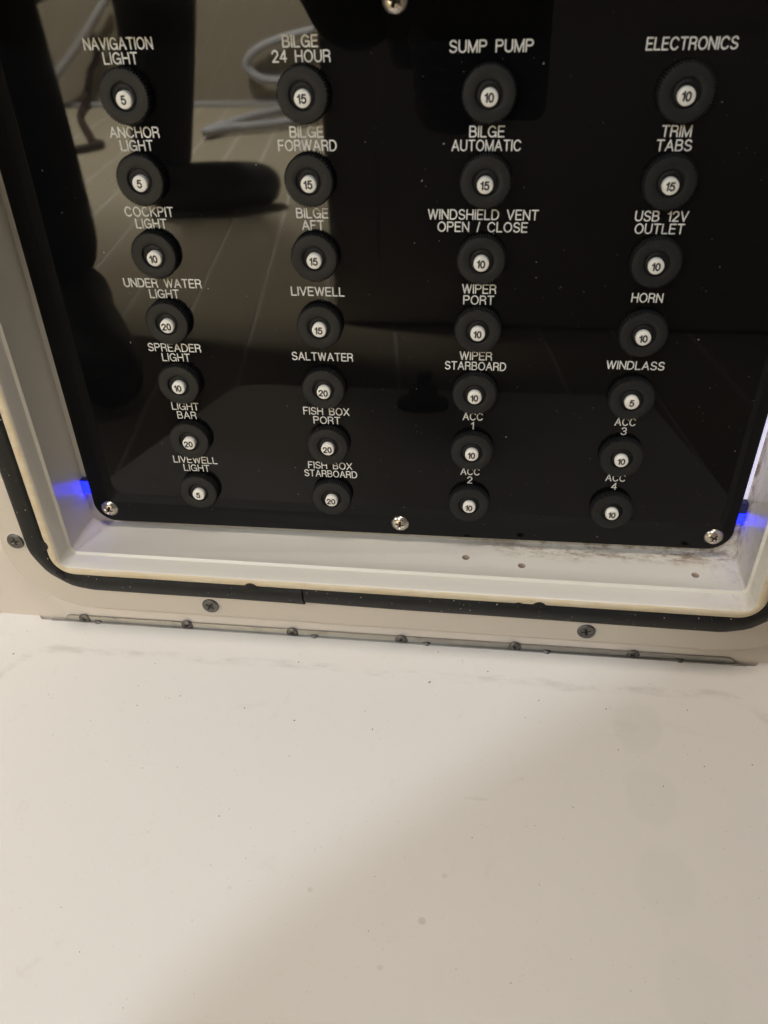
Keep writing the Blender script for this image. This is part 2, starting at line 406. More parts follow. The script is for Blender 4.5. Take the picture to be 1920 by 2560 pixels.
# ================================================================== HATCH FRAME
RECT = (-62.0, -26.0, 252.0, 211.0)
def rad(o): return max(2.6, 3.2 + 1.55 * o) if o < 14 else 25 + .7 * (o - 14)
frame = thing('hatch_frame', 'off-white moulded hatch frame with sanded tan rim around the black panel', 'hatch frame', (95, -26, 0))
prof = [(0, -6), (0, 20.2), (-.45, 20.9), (-.5, 21.6), (0.1, 22.2), (.6, 22.5), (.7, 27), (.8, 31.6), (1.1, 32.5)]
tanp = [(1.8, 33.0), (3.0, 33.1), (4.4, 32.9), (5.1, 32.2), (5.2, 31)]
out = [(5.2, 10), (5.2, -6)]
allp = prof + tanp + out
V, F, m_ = sweep_ring([(o, w, rad(max(o, 0))) for o, w in allp], RECT)
k0, k1 = len(prof) - 1, len(prof) + len(tanp) - 2
fm = []
for i in range(len(allp)): fm += [1 if k0 <= i <= k1 else 0] * m_
coam = build('coaming', V, F, [M_coam, M_tan], frame, angle=R_(40), fm=fm, slope=True)
# three empty screw holes drilled in the recess floor
HOLES = ((127.7, 8.2), (153.7, 12.0), (231.9, 12.0))
cut = bmesh.new()
for u, w in HOLES:
    pr = [(2.05, 1), (1.9, -.4), (1.5, -1.2), (1.3, -3.6)]; n_ = 20; rings = []
    for r, dv in pr:
        rings.append([cut.verts.new(PM((u + r * math.cos(2 * math.pi * i / n_), -26 + dv, w + r * math.sin(2 * math.pi * i / n_)))) for i in range(n_)])
    for a, b in zip(rings, rings[1:]):
        for i in range(n_): cut.faces.new((a[i], a[(i + 1) % n_], b[(i + 1) % n_], b[i]))
    cut.faces.new(rings[0]); cut.faces.new(rings[-1])
bmesh.ops.recalc_face_normals(cut, faces=cut.faces)
cme = bpy.data.meshes.new('cutter'); cut.to_mesh(cme); cut.free(); cme.materials.append(M_hole)
cob = bpy.data.objects.new('cutter', cme); COL.objects.link(cob)
bpy.context.view_layer.update()
md = coam.modifiers.new('holes', 'BOOLEAN'); md.object = cob; md.operation = 'DIFFERENCE'; md.solver = 'EXACT'; md.material_mode = 'TRANSFER'
dg = bpy.context.evaluated_depsgraph_get(); dg.update()
new = bpy.data.meshes.new_from_object(coam.evaluated_get(dg), depsgraph=dg)
coam.modifiers.clear(); coam.data = new; bpy.data.objects.remove(cob)

V, F = prism(rr(-63.5, -28, 253.2, 213, 4, 4), -9, -5)
build('back_board', V, F, M_coam, frame)
fl = [(4.6, 19.7), (4.6, 25.0), (31.6, 25.0), (33.2, 24.5), (34.3, 23.3), (34.6, 21.8), (34.6, 19.7)]
V, F, m_ = sweep_ring([(o, w, rad(o)) for o, w in fl], RECT)
build('flange', V, F, M_flange, frame, angle=R_(40), slope=True)
fs = screw_mesh('flange_screw', 4.3, 1.0, 2.3, .62, [M_dull, M_slot], 20, flat=True)
for (u, vv), rz in (((-86.6, -18.0), 12), ((4.4, -51.8), 55), ((185.3, -53.1), 8), ((-86.6, 120), 40), ((276.4, 60), 70), ((276.4, 160), 5), ((95, 236.5), 20)):
    o = link('flange_screw', fs, frame, PM((u, vv, 25.15))); o.rotation_euler = (0, R_(rz), 0)
    V, F = lathe([(5.1, -.3), (5.05, .08), (4.7, .18), (4.1, .20)], 28, True, True)
    V = [(x + u + .35 * noise.noise(Vector((x, y, u))), y * (1.04) + vv - .15, w + 25.02) for x, y, w in V]
    build('sealant_ring', V, F, M_caulk, frame)

# ================================================================== GASKET
# a D-section rubber seal pushed round the coaming; its two ends meet in a butt joint below
gas = thing('rubber_gasket', 'black rubber seal running round the hatch rim with a butt joint', 'gasket', (95, -40, 25))
def gasket_prof(): 
    return [(4.9, 25.0), (4.9, 29.5), (5.2, 31.2), (6.2, 32.3), (7.8, 32.8), (10.0, 32.6), (12.2, 31.7), (15.4, 30.4), (18.0, 28.0), (18.8, 25.0)]
def path_ring(o, n=12):
    r = rad(o); q = rr(RECT[0] - o, RECT[1] - o, RECT[2] + o, RECT[3] + o, r, n)
    # start on the bottom edge at the joint, run round once (CCW from bottom right corner ...)
    k = 4 * (n + 1); i0 = 3 * (n + 1)               # first point of the bottom-right corner
    bl = q[i0 - 1]; br = q[i0]
    ju = 53.0
    mid = lambda a, b, t: (a[0] + (b[0] - a[0]) * t, a[1] + (b[1] - a[1]) * t)
    seq = [(ju + .25, br[1])] + [(ju + (br[0] - ju) * t, br[1]) for t in (.25, .5, .75)] + [q[(i0 + i) % k] for i in range(k)]
    seq += [(bl[0] + (ju - bl[0]) * t, bl[1]) for t in (.33, .66)] + [(ju - .25, bl[1])]
    return seq
gp = gasket_prof(); V, F = [], []; rings = [path_ring(o) for o, w in gp]; nn = len(rings[0])
for s in range(nn):
    for kk, (o, w) in enumerate(gp):
        t = s / (nn - 1); wob = .18 * math.sin(s * 1.7 + 1) if 0 < s < nn - 1 else 0
        du, dvv = rings[kk][s]
        V.append((du, dvv + (.5 if s < 3 else 0) * (1 - s / 3), w + wob + (-.45 if s == 0 else .35 if s == nn - 1 else 0)))
K = len(gp)
for s in range(nn - 1):
    for kk in range(K - 1):
        a = s * K + kk; F.append((a, a + 1, a + 1 + K, a + K))
F += [tuple(range(K)), tuple(range((nn - 1) * K + K - 1, (nn - 1) * K - 1, -1))]
build('seal_strip', V, F, M_rubber, gas, angle=R_(50), slope=True)
def half_disc(r, a0, w0, w1, n=14):
    return prism([(r * math.cos(R_(a0 + 180 * i / n)), r * math.sin(R_(a0 + 180 * i / n))) for i in range(n + 1)], w0, w1)
for u, vv, r, a0 in ((29.0, -31.9, 3.0, 0), (152.2, -33.0, 2.0, 0), (161.3, -32.9, 3.0, 0), (-68.3, -13.5, 3.0, -90), (-64.4, -31.6, 2.6, -45)):
    V, F = half_disc(r, a0, 24, 33.45); build('seal_plug', V, F, M_rubber, gas, (u, vv, 0), bevel=.25)

# ================================================================== BREAKER PANEL
panel = thing('breaker_panel', 'glossy black electrical panel lettered in white with four columns of breakers', 'electrical panel', (95, -21, -3))
# plate outline with rounded corners
def rounded_quad(c, r, n=8):
    out = []                                                  # corners given counter-clockwise
    for i in range(4):
        p, a, b = Vector(c[i]), Vector(c[i - 1]), Vector(c[(i + 1) % 4]); d0, d1 = (a - p).normalized(), (b - p).normalized()
        ctr = p + (d0 + d1) * r
        for k in range(n + 1):
            t = math.pi / 2 * k / n; q = ctr - d1 * r * math.cos(t) - d0 * r * math.sin(t); out.append((q.x, q.y))
    return out
quad = [(-56.9, -21.8), (247.9, -20.4), (247.9, 202.0), (-56.6, 202.0)]
pts = rounded_quad(quad, 10.5)
V, F = prism(pts, -3.2, 0)
plate = build('face_plate', V, F, M_panel, panel, bevel=.35, seg=3, angle=R_(12))
ROW = 27.974
TEXT = [
 [(['NAVIGATION', 'LIGHT'], (25.0, 0), '5'), (['ANCHOR', 'LIGHT'], (), '5'), (['COCKPIT', 'LIGHT'], (), '10'), (['UNDER WATER', 'LIGHT'], (32.8, 0), '20'), (['SPREADER', 'LIGHT'], (), '10'), (['LIGHT', 'BAR'], (), '20'), (['LIVEWELL', 'LIGHT'], (), '5')],
 [(['BILGE', '24 HOUR'], (), '15'), (['BILGE', 'FORWARD'], (0, 21.5), '15'), (['BILGE', 'AFT'], (), '15'), (['LIVEWELL'], (21.8,), '15'), (['SALTWATER'], (26.2,), '20'), (['FISH BOX', 'PORT'], (20.6, 0), '20'), (['FISH BOX', 'STARBOARD'], (20.6, 24.8), '20')],
 [(['SUMP PUMP'], (27.6,), '10'), (['BILGE', 'AUTOMATIC'], (0, 24.4), '15'), (['WINDSHIELD VENT', 'OPEN / CLOSE'], (40.6, 0), '10'), (['WIPER', 'PORT'], (), '10'), (['WIPER', 'STARBOARD'], (0, 25.2), '10'), (['ACC', '1'], (8.7, 0), '10'), (['ACC', '2'], (8.7, 0), '10')],
 [(['ELECTRONICS'], (28.7,), '10'), (['TRIM', 'TABS'], (), '15'), (['USB 12V', 'OUTLET'], (), '10'), (['HORN'], (11.8,), '10'), (['WINDLASS'], (22.9,), '5'), (['ACC', '3'], (8.7, 0), '10'), (['ACC', '4'], (8.7, 0), '10')],
]
# collar with a knurled rim, a plain face and a shallow bore with a bezel round the button
def collar_mesh():
    n = 56 * 4; V, F = [], []
    def tooth(i): return (0, -.08, -.72, -.62)[i % 4]
    rings = [(9.35, 0.0, 1), (9.35, 3.55, 1), (9.2, 3.8, 1), (8.75, 3.95, .35), (8.5, 4.0, 0), (6.6, 4.05, 0), (5.1, 4.0, 0), (4.85, 3.9, 0), (4.75, 3.1, 0), (4.55, 2.75, 0), (4.2, 2.75, 0), (4.0, 3.0, 0), (3.5, 3.25, 0), (3.15, 3.25, 0), (3.05, 2.4, 0), (2.0, 2.4, 0)]
    for r, w, k in rings:
        for i in range(n):
            a = 2 * math.pi * i / n; q = r + tooth(i) * k; V.append((q * math.cos(a), q * math.sin(a), w))
    for k in range(len(rings) - 1):
        for i in range(n):
            j = (i + 1) % n; F.append((k * n + i, k * n + j, (k + 1) * n + j, (k + 1) * n + i))
    F.append(tuple(range((len(rings) - 1) * n, len(rings) * n)))
    return fixn(mesh('circuit_breaker', [off(p) for p in V], F, M_knob), R_(32))
ME_collar = collar_mesh()
V, F = lathe([(2.9, 2.0), (2.9, 4.35), (2.78, 4.62), (2.5, 4.78), (1.6, 4.80)], 36, False, True)
ME_btn = fixn(mesh('push_button', [off(p) for p in V], F, M_button), R_(35))
ME_num = {}
for s in ('5', '10', '15', '20'):
    V, F = write([s], 2.5, .31, 0, .02, .09, (), .26, 1.0)
    ME_num[s] = mesh('numeral', [off(p) for p in V], F, M_num)
DROP = .95                                                   # the button sits a little low in its collar
for c in range(4):
    for r in range(7):
        lines, widths, amp = TEXT[c][r]; u, vv = c * 64.0, (6 - r) * ROW
        words = ' '.join(lines).replace(' / ', ' and ')
        jit = random.uniform(-.15, .15)
        o = link('circuit_breaker', ME_collar, panel, PM((u + jit, vv + DROP - .5, 0.02))); o.rotation_euler = (0, random.uniform(0, 6), 0)
        if r == 0: amp_label = words
        prop(o, 'black knurled breaker with white button marked %s under the words %s' % (amp, words))
        rot = o.rotation_euler[1]
        b = bpy.data.objects.new('push_button', ME_btn); COL.objects.link(b); b.parent = o
        inv = Matrix.Rotation(-rot, 4, 'Y')
        b.location = inv @ off((-jit, -DROP, random.uniform(-.1, .1))); b.rotation_euler = (0, -rot, 0)
        q = bpy.data.objects.new('numeral', ME_num[amp]); COL.objects.link(q); q.parent = o
        q.location = b.location + inv @ off((-.1, 0, 4.80)); q.rotation_euler = (0, -rot + R_(random.uniform(-4, 4)), 0)
        V, F = write(lines, 3.3, .26, 4.45, .05, .15, widths)
        t = build('lettering', V, F, M_letter, panel, (u + (-.3), vv + 14.1, 0), angle=None)
        prop(t, 'white engraved words %s' % words)
ps = screw_mesh('panel_screw', 4.25, 2.0, 2.0, 1.5, [M_steel, M_slot], 0)
for (u, vv), rz in (((-49.1, -14.2), 25), ((95.7, -14.5), 5), ((239.7, -13.2), 30), ((96.0, 195.3), 18), ((-49, 194.8), 60), ((239.5, 195.2), 10)):
    o = link('panel_screw', ps, panel, PM((u, vv, 0.03))); o.rotation_euler = (R_(random.uniform(-3, 3)), R_(rz), R_(random.uniform(-3, 3)))
# dust on the gloss
V, F = [], []
for i in range(260):
    u, vv = random.uniform(-58, 246), random.uniform(-19, 200)
    if random.random() < .5: u = random.uniform(80, 246)
    s = random.choice((.06, .08, .08, .1, .1, .14, .2)); a = random.uniform(0, 3.1); L = s * random.choice((1, 1, 1.3, 2.2)); k = len(V)
    for t in range(5):
        x, y = L * math.cos(t * 1.257), s * math.sin(t * 1.257); V.append((u + x * math.cos(a) - y * math.sin(a), vv + x * math.sin(a) + y * math.cos(a), .03))
    V.append((u, vv, .03 + s * .6)); F += [(k + t, k + (t + 1) % 5, k + 5) for t in range(5)]
prop(build('dust', V, F, M_dust, panel, angle=None), kind='stuff')

# ================================================================== LEDS
M_led = mat('blue_led_lens', (.02, .03, .9), .25); b_ = M_led.node_tree.nodes['Principled BSDF']
b_.inputs['Emission Color'].default_value = (.004, .008, 1, 1); b_.inputs['Emission Strength'].default_value = 6.5
M_ledbody = mat('led_body', (.01, .015, .10), .3)
def led(label, u0, u1, v0, v1, split):
    o = thing('led_light', label, 'led light', ((u0 + u1) / 2, v0, -4.5), 'blue LEDs at the panel edges')
    V, F = boxm((u0, v0, -5.2), (u1, v0 + split, -1.6)); build('lens', V, F, M_led, o, bevel=.3)
    V, F = boxm((u0 + .05, v0 + split + .05, -5.2), (u1 - .05, v1, -1.7)); build('housing', V, F, M_ledbody, o, bevel=.2)
led('small glowing blue LED on the recess wall nearest the LIVEWELL LIGHT breaker', -61.9, -56.6, -7.0, .6, 7.0)
led('blue LED with dark upper half on the recess wall nearest the ACC 4 breaker', 247.6, 251.6, -6.6, 4.6, 5.6)
# added glow in the right-hand gap, standing in for the lit back wall
M_gapglow = mat('gap_glow_emitter', (.8, .8, .85), .4); b_ = M_gapglow.node_tree.nodes['Principled BSDF']
b_.inputs['Emission Color'].default_value = (.72, .70, 1, 1); b_.inputs['Emission Strength'].default_value = .7
V, F = boxm((246.0, 5.2, -5.2), (251.2, 198, -4.2))
prop(build('gap_glow', V, F, M_gapglow, None, bevel=.3), 'added pale lavender glow standing for the lit back wall in the gap between black panel and recess wall', 'glow stand-in')

# ================================================================== DOOR
TH = R_(14.03)
def D(u, L, h=0.0):                                           # door frame: u, distance from hinge edge, height off the inner face
    return (u, -71.3 - L * math.sin(TH) + h * math.cos(TH), 22.0 + L * math.cos(TH) + h * math.sin(TH))
door = thing('hatch_door', 'white moulded hatch door hanging open below the breaker panel', 'hatch door', D(86, 0))
def door_outline():
    p = [(-90.5, -.2)]
    p += [(-91.6, -1.0), (-92.6, -2.2), (-93.8, -2.9)]
    r = 34
    for i in range(0, 13):
        a = R_(90 * i / 12); p.append((-141 + r - r * math.sin(a), -3 + r - r * math.cos(a)))
    for i in range(0, 13):
        a = R_(90 * i / 12); p.append((-141 + r - r * math.cos(a), 490 - r + r * math.sin(a)))
    for i in range(0, 13):
        a = R_(90 * i / 12); p.append((313 - r + r * math.sin(a), 490 - r + r * math.cos(a)))
    for i in range(0, 13):
        a = R_(90 * i / 12); p.append((313 - r + r * math.cos(a), -3 + r - r * math.sin(a)))
    p += [(269.8, -2.9), (268.6, -2.2), (267.6, -1.0), (266.5, -.2)]
    return p
outl = door_outline(); n_ = len(outl)
cx, cy = 86, 243.5
def ins(d): return [(x + d * (cx - x) / max(abs(cx - x), abs(cy - y), 1) * min(1, abs(cx - x) / 60 if abs(cx - x) < 60 else 1), y + d * (1 if y < 40 else -1 if y > 450 else (cy - y) / 200)) for x, y in outl]
# the inner face as a grid with a shallow moulded step inside the rim; the outline is a polygon, so face = ngon with inset rings
bm = bmesh.new()
top = [bm.verts.new((x, y, 0)) for x, y in outl]
f0 = bm.faces.new(top)
if f0.normal.z < 0: f0.normal_flip()
bm.normal_update()
res = bmesh.ops.inset_region(bm, faces=[f0], thickness=1.2, depth=0.0, use_even_offset=True)
inner = f0
for e_ in (2.2, 12, 1.5, 1.5, 60):
    dpt = {2.2: .0, 12: .0, 1.5: -.28, 60: 0.}[e_]
    bmesh.ops.inset_region(bm, faces=[inner], thickness=e_, depth=dpt, use_even_offset=True)
ring = [vv for vv in top]
ext = bmesh.ops.extrude_edge_only(bm, edges=[e for e in bm.edges if e.is_boundary])
nv = [g for g in ext['geom'] if isinstance(g, bmesh.types.BMVert)]
for g in nv: g.co.z = -16
for g in top: g.co.z = -1.0
bm.faces.new([g for g in sorted(nv, key=lambda q: math.atan2(q.co.y - cy, q.co.x - cx))])
bmesh.ops.recalc_face_normals(bm, faces=bm.faces)
for f_ in bm.faces: f_.smooth = True
for e_ in bm.edges: e_.smooth = len(e_.link_faces) == 2 and e_.calc_face_angle(0) < R_(2.5)
me = bpy.data.meshes.new('door_liner')
# local axes of the liner: x = u from the door's middle, y = minus distance from the hinge, z = out of the inner face
for g in bm.verts: g.co = Vector(((g.co.x - cx) * .001, -(g.co.y) * .001, g.co.z * .001))
bmesh.ops.recalc_face_normals(bm, faces=bm.faces)
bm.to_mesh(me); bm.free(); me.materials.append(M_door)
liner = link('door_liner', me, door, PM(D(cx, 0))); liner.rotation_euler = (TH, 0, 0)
# compression latch near the free edge, seen mirrored in the panel
latch = link('latch', fixn(mesh('latch', [off((x, w, -y)) for x, y, w in lathe([(26, 0), (26, 5), (24, 9), (15, 11), (14, 20), (12, 24)], 40)[0]], lathe([(26, 0), (26, 5), (24, 9), (15, 11), (14, 20), (12, 24)], 40)[1], M_knob), R_(35)), door, PM(D(77, 405)))
latch.rotation_euler = (TH, 0, 0)
V, F = join(boxm((-7, 18, -10), (7, 30, 34)))
cam_ = build('latch_tongue', [(x, y, w) for x, y, w in V], F, M_knob, latch, (0, 0, 0), bevel=1.5); cam_.location = (0, 0, 0)
# dirt specks on the open door
V, F = [], []
for i in range(150):
    u, L = random.uniform(-120, 300), random.uniform(3, 300)
    if i < 40: L = random.uniform(2, 60)
    s = random.choice((.10, .12, .15, .15, .2, .28)); a = random.uniform(0, 3.1); sl = s * random.choice((1, 1, 1.4, 2.6)); k = len(V)
    for t in range(6):
        x, y = sl * math.cos(t * 1.047) * random.uniform(.7, 1.2), s * math.sin(t * 1.047)
        V.append(D(u + x * math.cos(a) - y * math.sin(a), L + x * math.sin(a) + y * math.cos(a), -.27 if L > 18 else .02))
    V.append(D(u, L, (-.27 if L > 18 else .02) + s * .5)); F += [(k + t, k + (t + 1) % 6, k + 6) for t in range(6)]
prop(build('dirt', V, F, M_dirt, door, angle=None), kind='stuff')

# ================================================================== HINGE
hinge = thing('piano_hinge', 'long grey steel hinge strip joining the white door to the frame', 'hinge', (88, -74, 20))
V, F = prism([(-79.5, -76), (258.5, -76), (258.5, -73), (255.6, -69.5), (254, -69.0), (-74.5, -69.0), (-76.3, -69.5), (-79.5, -73)], 19.55, 20.7)
build('frame_leaf', V, F, M_hinge, hinge, bevel=.15)
V, F = prism([(-85.3, -72.4), (262.6, -72.4), (262.6, -71.9), (-85.3, -71.9)], 20.8, 21.9)
build('door_leaf', V, F, M_hinge, hinge)
for i in range(12):
    a, b = -83 + i * 28.6, -83 + i * 28.6 + 27.8
    V, F = lathe([(1.7, 0), (1.9, .2), (1.9, 27.4), (1.7, 27.8)], 16)
    build('knuckle', [(w, y, x) for x, y, w in V], F, M_hinge, hinge, (a, -75.2, 21.6))
hs = screw_mesh('hinge_screw', 3.1, .8, 1.6, .6, [M_dull, M_slot], 10)
for u in (-67.2, -12.2, 42.6, 97.8, 153.6, 210.0):
    o = link('hinge_screw', hs, hinge, PM((u, -70.9 + random.uniform(-.15, .3), 20.75))); o.rotation_euler = (0, R_(random.uniform(0, 80)), 0)
hb = screw_mesh('door_leaf_screw', 2.5, 1.3, 1.0, .7, [M_dull, M_slot], 30)
for u in (-60.0, 54.0, 110.5, 169.2, 232.0):
    o = link('door_leaf_screw', hb, hinge, PM((u, -72.15, 20.0))); o.rotation_euler = (R_(-76), 0, 0)

# ================================================================== BEHIND THE CAMERA (seen mirrored in the gloss panel)
M_cloth = mat('dark_cloth', (.012, .012, .016), .85); t_ = NT(M_cloth)
t_.bump(t_.noise(t_.coords(), 60, 4), .5, .004)
M_shoe = mat('black_shoe', (.010, .010, .010), .5)
M_skin = mat('skin', (.42, .25, .17), .5, Subsurface_Weight=.1); 
M_hair = mat('dark_hair', (.02, .015, .012), .6)
M_handshade = mat('shaded_hand', (.014, .013, .013), .7)  # bare hand's shade painted as near-black colour, for the mirrored silhouette
M_phone = mat('black_phone', (.006, .006, .007), .25)
M_glass = mat('lens_glass', (.004, .004, .006), .05)
def skinned(name, joints, edges, m, parent, root=0, sub=2):
    me = bpy.data.meshes.new(name); o0 = world_loc(parent)
    me.from_pydata([tuple(P(*j[:3]) - o0) for j in joints], edges, []); me.materials.append(m)
    o = bpy.data.objects.new(name, me); COL.objects.link(o)
    md = o.modifiers.new('skin', 'SKIN'); md.use_smooth_shade = True
    sv = me.skin_vertices[0].data
    for i, j in enumerate(joints):
        rx = j[3]; sv[i].radius = (rx, j[4] if len(j) > 4 else rx); sv[i].use_root = (i == root)
    s = o.modifiers.new('sub', 'SUBSURF'); s.levels = sub; s.render_levels = sub
    dg = bpy.context.evaluated_depsgraph_get(); dg.update()
    nm = bpy.data.meshes.new_from_object(o.evaluated_get(dg), depsgraph=dg)
    o.modifiers.clear(); o.data = nm; nm.materials.clear(); nm.materials.append(m)
    nm.polygons.foreach_set('use_smooth', [True] * len(nm.polygons))
    o.parent = parent; return o
person = thing('person', 'person in dark clothes lunging low with a phone, mirrored in the panel', 'person', (-400, -200, 950))
J = [(-.42, .31, 1.02, .135, .12),          # 0 pelvis
     (-.285, .415, .915, .13, .11), (-.115, .49, .775, .132, .11), (-.055, .53, .685, .127, .10), (.03, .55, .61, .05), (.07, .56, .58, .048),   # 1-5 spine, neck
     (-.47, .26, .97, .095), (-.415, .25, .62, .068), (-.412, .05, .645, .062), (-.392, -.13, .63, .055),                                       # 6-9 front leg
     (-.40, .27, 1.10, .095), (-.46, .20, 1.30, .082), (-.476, .06, 1.30, .072), (-.492, -.08, 1.29, .062), (-.498, -.145, 1.28, .058),                                     # 10-14 rear leg
     (-.025, .48, .70, .060), (-.04, .31, .60, .050), (.012, .185, .450, .048), (.045, .165, .428, .040),                                           # 15-18 phone arm
     (-.17, .525, .85, .056), (-.38, .45, 1.01, .045), (-.47, .335, 1.14, .034)]                                                                  # 19-21 other arm on the rear knee
E_ = [(0, 1), (1, 2), (2, 3), (3, 4), (4, 5), (0, 6), (6, 7), (7, 8), (8, 9), (0, 10), (10, 11), (11, 12), (12, 13), (13, 14), (3, 15), (15, 16), (16, 17), (17, 18), (3, 19), (19, 20), (20, 21)]
skinned('body', J, E_, M_cloth, person)
skinned('shoe', [(-.395, -.125, .655, .052), (-.375, -.150, .61, .046), (-.325, -.152, .53, .048), (-.270, -.156, .45, .044), (-.250, -.168, .415, .030)], [(0, 1), (1, 2), (2, 3), (3, 4)], M_shoe, person)
skinned('shoe', [(-.505, -.13, 1.25, .056), (-.48, -.150, 1.24, .050), (-.40, -.152, 1.26, .050), (-.31, -.156, 1.31, .044), (-.275, -.168, 1.33, .030)], [(0, 1), (1, 2), (2, 3), (3, 4)], M_shoe, person)
# head with brow, nose, chin; hair
hd = bmesh.new(); bmesh.ops.create_icosphere(hd, subdivisions=4, radius=1)
fwd = Vector((.33, -.62, -.72)).normalized()                 # in u,v,w: looking at the phone
for g in hd.verts:
    x, y, z = g.co
    nose = math.exp(-((x / .13) ** 2 + ((z + .08) / .22) ** 2)) * .20 if y > 0 else 0
    eye = sum(math.exp(-(((x - s * .36) / .16) ** 2 + ((z - .06) / .12) ** 2)) for s in (-1, 1)) * .07 if y > 0 else 0
    mouth = math.exp(-((x / .28) ** 2 + ((z + .48) / .06) ** 2)) * .04 if y > 0 else 0
    chin = math.exp(-((x / .3) ** 2 + ((z + .78) / .2) ** 2)) * .10 if y > 0 else 0
    jaw = 1 - .25 * max(0, -z) ** 1.5
    g.co = Vector((x * .078 * jaw, (y * .095 + (nose - eye - mouth + chin) * .1), z * .118))
me = bpy.data.meshes.new('head'); hd.to_mesh(me); hd.free(); me.materials.append(M_skin); me.polygons.foreach_set('use_smooth', [True] * len(me.polygons))
head = link('head', me, person, P(.110, .585, .50)); hdir = dirv((.02, -.72, -.55)); head.rotation_euler = hdir.to_track_quat('Y', 'Z').to_euler()
for s in (-1, 1):
    eb = bmesh.new(); bmesh.ops.create_uvsphere(eb, u_segments=12, v_segments=8, radius=.011); em = bpy.data.meshes.new('eye'); eb.to_mesh(em); eb.free(); em.materials.append(M_glass)
    e_ = bpy.data.objects.new('eye', em); COL.objects.link(e_); e_.parent = head; e_.location = (s * .028, .080, .008)
    eb = bmesh.new(); bmesh.ops.create_uvsphere(eb, u_segments=12, v_segments=8, radius=.03); bmesh.ops.scale(eb, vec=(.3, .6, 1), verts=eb.verts); em = bpy.data.meshes.new('ear'); eb.to_mesh(em); eb.free(); em.materials.append(M_skin)
    e_ = bpy.data.objects.new('ear', em); COL.objects.link(e_); e_.parent = head; e_.location = (s * .078, -.005, 0)
hb_ = bmesh.new(); bmesh.ops.create_icosphere(hb_, subdivisions=4, radius=1)
for g in list(hb_.verts):
    if g.co.z < -.35 - .0 * g.co.y or (g.co.y > .45 and g.co.z < .5): hb_.verts.remove(g)
for g in hb_.verts:
    k = 1 + .03 * noise.noise(g.co * 9); g.co = Vector((g.co.x * .084 * k, g.co.y * .102 * k - .004, g.co.z * .126 * k))
me = bpy.data.meshes.new('hair'); hb_.to_mesh(me); hb_.free(); me.materials.append(M_hair); me.polygons.foreach_set('use_smooth', [True] * len(me.polygons))
hr = bpy.data.objects.new('hair', me); COL.objects.link(hr); hr.parent = head
# phone, lens at the camera's own place
cp = Vector(CAM_POS); rt, dn, fw = (Vector(x) for x in CR)
def ph(a, b, c): return tuple(cp + rt * a + dn * b + fw * c)   # metres across, down, forward of the lens
phone = thing('phone', 'black smartphone held up by the photographer, mirrored at the top', 'phone', tuple(x * 1000 for x in ph(0, .06, -.01)))
def phone_part(name, pts2, c0, c1, m, bev):
    n = len(pts2); V = [tuple(1000 * q for q in ph(x, y, c0)) for x, y in pts2] + [tuple(1000 * q for q in ph(x, y, c1)) for x, y in pts2]
    F = [tuple(range(n - 1, -1, -1)), tuple(range(n, 2 * n))] + [(i, (i + 1) % n, n + (i + 1) % n, n + i) for i in range(n)]
    return build(name, V, F, m, phone, bevel=bev)
phone_part('phone_body', rr(-.0400, -.016, .0380, .134, .012, 6), -.0125, -.0045, M_phone, 1.5)
phone_part('camera_bump', rr(-.014, -.014, .022, .022, .008, 5), -.0050, -.0030, M_phone, .5)
phone_part('lens_ring', [(.0075 * math.cos(i * .2618), .0075 * math.sin(i * .2618)) for i in range(24)], -.0032, -.0022, M_glass, .2)
# hand: palm and five fingers closed round the phone's lower left side
def HP(a, b, c, r): return (*ph(a, b, c), r)
skinned('hand', [(.045, .165, .428, .036), HP(-.055, .085, -.055, .030), HP(-.045, .105, -.035, .028), HP(-.038, .085, -.030, .026)], [(0, 1), (1, 2), (1, 3)], M_handshade, person)
for k, (bb, ln) in enumerate(((.070, .9), (.090, 1.0), (.110, .95), (.128, .75))):
    skinned('finger', [HP(-.048, bb * .6 + .04, -.035, .0105), HP(-.058, bb, -.016, .0098), HP(-.049, bb, .0035, .0092), HP(-.049 + .028 * ln, bb + .002, .0045, .0088), HP(-.049 + .043 * ln, bb + .003, .003, .0075)], [(0, 1), (1, 2), (2, 3), (3, 4)], M_handshade, person)
skinned('thumb', [HP(-.045, .10, -.036, .013), HP(-.050, .075, -.024, .0115), HP(-.030, .055, -.0230, .0105), HP(-.008, .048, -.0230, .0095)], [(0, 1), (1, 2), (2, 3)], M_handshade, person)
# other hand resting on the front knee
skinned('hand', [(-.47, .325, 1.15, .026), (-.475, .305, 1.20, .030), (-.475, .285, 1.245, .026)], [(0, 1), (1, 2)], M_handshade, person)
for k, du in enumerate((-.034, -.012, .010, .030)):
    skinned('finger', [(-.475 + du * .7, .292, 1.235, .0105), (-.475 + du, .286, 1.275, .0095), (-.475 + du, .275, 1.310 + .004 * k, .0088), (-.475 + du, .260, 1.335, .0078)], [(0, 1), (1, 2), (2, 3)], M_handshade, person)
skinned('thumb', [(-.46, .31, 1.18, .0125), (-.425, .300, 1.20, .011), (-.400, .285, 1.22, .0095)], [(0, 1), (1, 2)], M_handshade, person)

